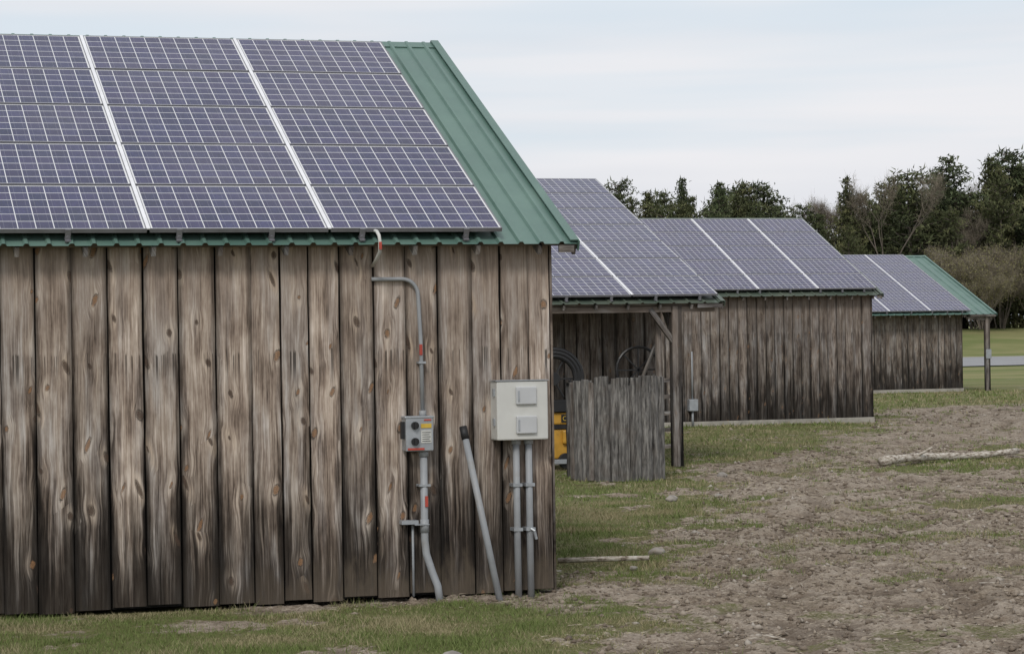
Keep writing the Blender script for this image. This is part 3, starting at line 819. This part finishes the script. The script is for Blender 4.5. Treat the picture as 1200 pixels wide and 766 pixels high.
def conifer(kind):
    H=10.;mb=MB()
    bx=[random.uniform(-.2,.2) for _ in range(6)]
    tp=[(bx[i]*i/5*.5,bx[5-i]*i/5*.5,H*i/5*.98) for i in range(6)]
    mb.tube(tp,[.2,.17,.13,.1,.06,.015],6)
    C=[];T=[]
    ph=random.random()*6.28;tr=random.uniform(2.2,3.6)
    z=H*(.05 if kind=='spruce' else .12)
    while z<H*.985:
        f=(z/H)
        if kind=='spruce':R=2.9*(1-f)**.85+.05
        else:
            R=2.5*min(1,(1.03-f)*tr)**.65*(.85+.2*math.sin(f*15+ph))
        nb=random.randint(5,7)
        a0=random.random()*6.28
        for b in range(nb):
            a=a0+b*6.28/nb+random.uniform(-.4,.4)
            r=R*random.uniform(.45,1.25)
            if kind!='spruce' and random.random()<.15:continue
            rise=-.12 if kind=='spruce' else .22
            p1=(math.cos(a)*r,math.sin(a)*r,z+r*rise)
            mb.tube([(0,0,z-.1),(p1[0]*.6,p1[1]*.6,z+r*rise*.4),p1],[.05,.03,.01],3,False)
            q=.25*r;tn=random.uniform(.1,.85)
            while q<r+.1:
                zz=z+rise*q*(q/r)+random.uniform(-.08,.08)
                C.append((math.cos(a)*q+random.uniform(-.12,.12),math.sin(a)*q+random.uniform(-.12,.12),zz))
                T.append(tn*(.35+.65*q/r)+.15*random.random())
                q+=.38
        z+=random.uniform(.25,.42) if kind=='spruce' else random.uniform(.32,.55)
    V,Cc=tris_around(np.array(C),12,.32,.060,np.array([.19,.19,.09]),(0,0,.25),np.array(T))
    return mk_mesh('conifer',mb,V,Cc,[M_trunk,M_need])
def bare(bud,bushy):
    H=10.;mb=MB();tips=[]
    def rec(p,d,L,r,depth):
        q=p+d*L;mid=p+d*L*.5+Vector((random.uniform(-1,1),random.uniform(-1,1),0))*L*.05
        mb.tube([p,mid,q],[r,r*.85,r*.65],3 if depth<3 else 5,False)
        if depth<=2:
            for t in(.3,.65,1.):tips.append(tuple(p+d*L*t))
        if depth==0:return
        for i in range(random.choice((2,3,3))):
            nd=(d+Vector((random.gauss(0,.42),random.gauss(0,.42),random.uniform(-.05,.35)))).normalized()
            rec(q,nd,L*random.uniform(.62,.85),r*.6,depth-1)
    if bushy:
        for i in range(7):
            a=random.random()*6.28
            rec(Vector((math.cos(a)*.4,math.sin(a)*.4,0)),Vector((math.cos(a)*.35,math.sin(a)*.35,1)).normalized(),2.6,.07,3)
    else:
        rec(Vector((0,0,0)),Vector((0,0,1)),3.4,.16,5)
    zmax=max(t[2] for t in tips)
    C=np.array(tips)
    sc=10./zmax
    V,Cc=tris_around(C,9 if bushy else 6,.75,.011,np.array([.12,.12,.12]),(0,0,.9))
    V2=C2=None
    if bud:V2,C2=tris_around(C,7,.11,.05,np.array([.35,.35,.35]))
    me=mk_mesh('bare_tree',mb,V,Cc,[M_trunk,M_twig,M_bud],V2,C2)
    co=np.empty(len(me.vertices)*3,np.float32);me.vertices.foreach_get('co',co);co=co.reshape(-1,3)*np.array([sc,sc,sc],np.float32);me.vertices.foreach_set('co',co.ravel());me.update()
    return me
pines=[conifer('pine') for _ in range(7)];spr=[conifer('spruce') for _ in range(4)]
bares=[bare(False,False) for _ in range(4)];bush=[bare(True,True) for _ in range(2)]+[bare(False,True)]
TL=empty('tree_line')
TX=[20,50,60,72,76,80,83,87,90,93,96,98.6,102,106,109,112,120,170]
TH=[9.5,10.5,12,13.2,13.6,13.0,14.4,13.6,11.8,13.2,13.4,15.,16.0,15.2,15.4,16.2,16,15]
def plant(me,x,y,h,ws=1.):
    o=bpy.data.objects.new('tree',me);scene.collection.objects.link(o);o.parent=TL
    o.location=(x,y,2.05);s=h/10.;o.scale=(s*ws,s*ws,s);o.rotation_euler=(0,0,random.random()*6.28)
for row,(y0,sp,lo,hi) in enumerate(((203,2.6,.55,.98),(207,2.0,.80,1.04),(212,1.8,.82,.98))):
    x=22+row
    while x<165:
        y=y0+random.uniform(-2.2,2.2)
        xa=x*205./y
        h=np.interp(xa,TX,TH)*y/205*random.uniform(lo,hi)
        u=random.random()
        pb=.12+(.22 if 87<xa<101 else .05 if xa>101 else 0)
        if u<pb:plant(random.choice(bares),x,y,h*1.0,random.uniform(.6,.9))
        elif u<.78:plant(random.choice(pines),x,y,h,random.uniform(.6,1.1))
        else:plant(random.choice(spr),x,y,h*1.03,random.uniform(.7,1.0))
        x+=sp*random.uniform(.5,1.5)
x=25
while x<160:
    xa=x*205./217
    plant(random.choice(pines),x,217+random.uniform(-2,2),np.interp(xa,TX,TH)*random.uniform(.70,.88),random.uniform(1.1,1.5));x+=2.2
x=30
while x<150:
    y=random.uniform(193,200)
    big=np.interp(x,[90,97,101,115,120],[3.2,4,7.2,7.2,6])
    plant(random.choice(bush if random.random()<.85 else bares),x,y,big*random.uniform(.6,1.15),random.uniform(.9,1.3))
    x+=random.uniform(1.,2.2)

# ---------------------------------------------------------------- sky & light
w=bpy.data.worlds.new('World');scene.world=w;w.use_nodes=True
nt=w.node_tree;bg=nt.nodes['Background'];bg.inputs[1].default_value=.1
class WB(NB):
    def __init__(s,nt):s.nt=nt
k=WB(nt)
SE,SA=42,208
sky=nt.nodes.new('ShaderNodeTexSky');sky.sky_type='NISHITA';sky.sun_disc=False
sky.sun_elevation=math.radians(SE);sky.sun_rotation=math.radians(SA)
gx,gy,gz=k.sep(k.coord('Generated'))
v=k.comb(k.m('MULTIPLY',gx,1.3),k.m('MULTIPLY',gy,1.3),k.m('MULTIPLY',gz,15.))
n=k.noise(v,1.3,4,.55,.3)
f=k.mr(n,.38,.60,.30,.97)
cl=k.mix(k.mr(k.noise(v,2.2,3,.5),.35,.65),(7.8,7.9,8.3,1),(8.6,8.55,8.8,1))
blue=k.mix(.85,sky.outputs[0],(6.8,7.8,8.7,1))
nt.links.new(k.mix(f,blue,cl),bg.inputs[0])
sun=bpy.data.lights.new('sun','SUN');sun.energy=1.4;sun.angle=math.radians(12);sun.color=(1,.95,.88)
so=bpy.data.objects.new('sun',sun);scene.collection.objects.link(so)
el=math.radians(SE);az=math.radians(SA)
dv=Vector((math.sin(az)*math.cos(el),math.cos(az)*math.cos(el),math.sin(el)))
so.rotation_euler=dv.to_track_quat('Z','Y').to_euler()

# ---------------------------------------------------------------- camera
cam=bpy.data.cameras.new('camera');co=bpy.data.objects.new('camera',cam);scene.collection.objects.link(co)
cam.sensor_width=36;cam.lens=87.;cam.clip_start=.5;cam.clip_end=9000
th=math.atan(.2919/.9565);s,c=math.sin(th),math.cos(th)
Fw=Vector((s,c,5/2900.)).normalized();Rt=Vector((c,-s,0));Up=Rt.cross(Fw)
r=.015;R2=Rt*math.cos(r)-Up*math.sin(r);U2=Up*math.cos(r)+Rt*math.sin(r)
mt=Matrix((R2,U2,-Fw)).transposed().to_4x4();mt.translation=Vector((0,0,CAMH))
co.matrix_world=mt
scene.camera=co
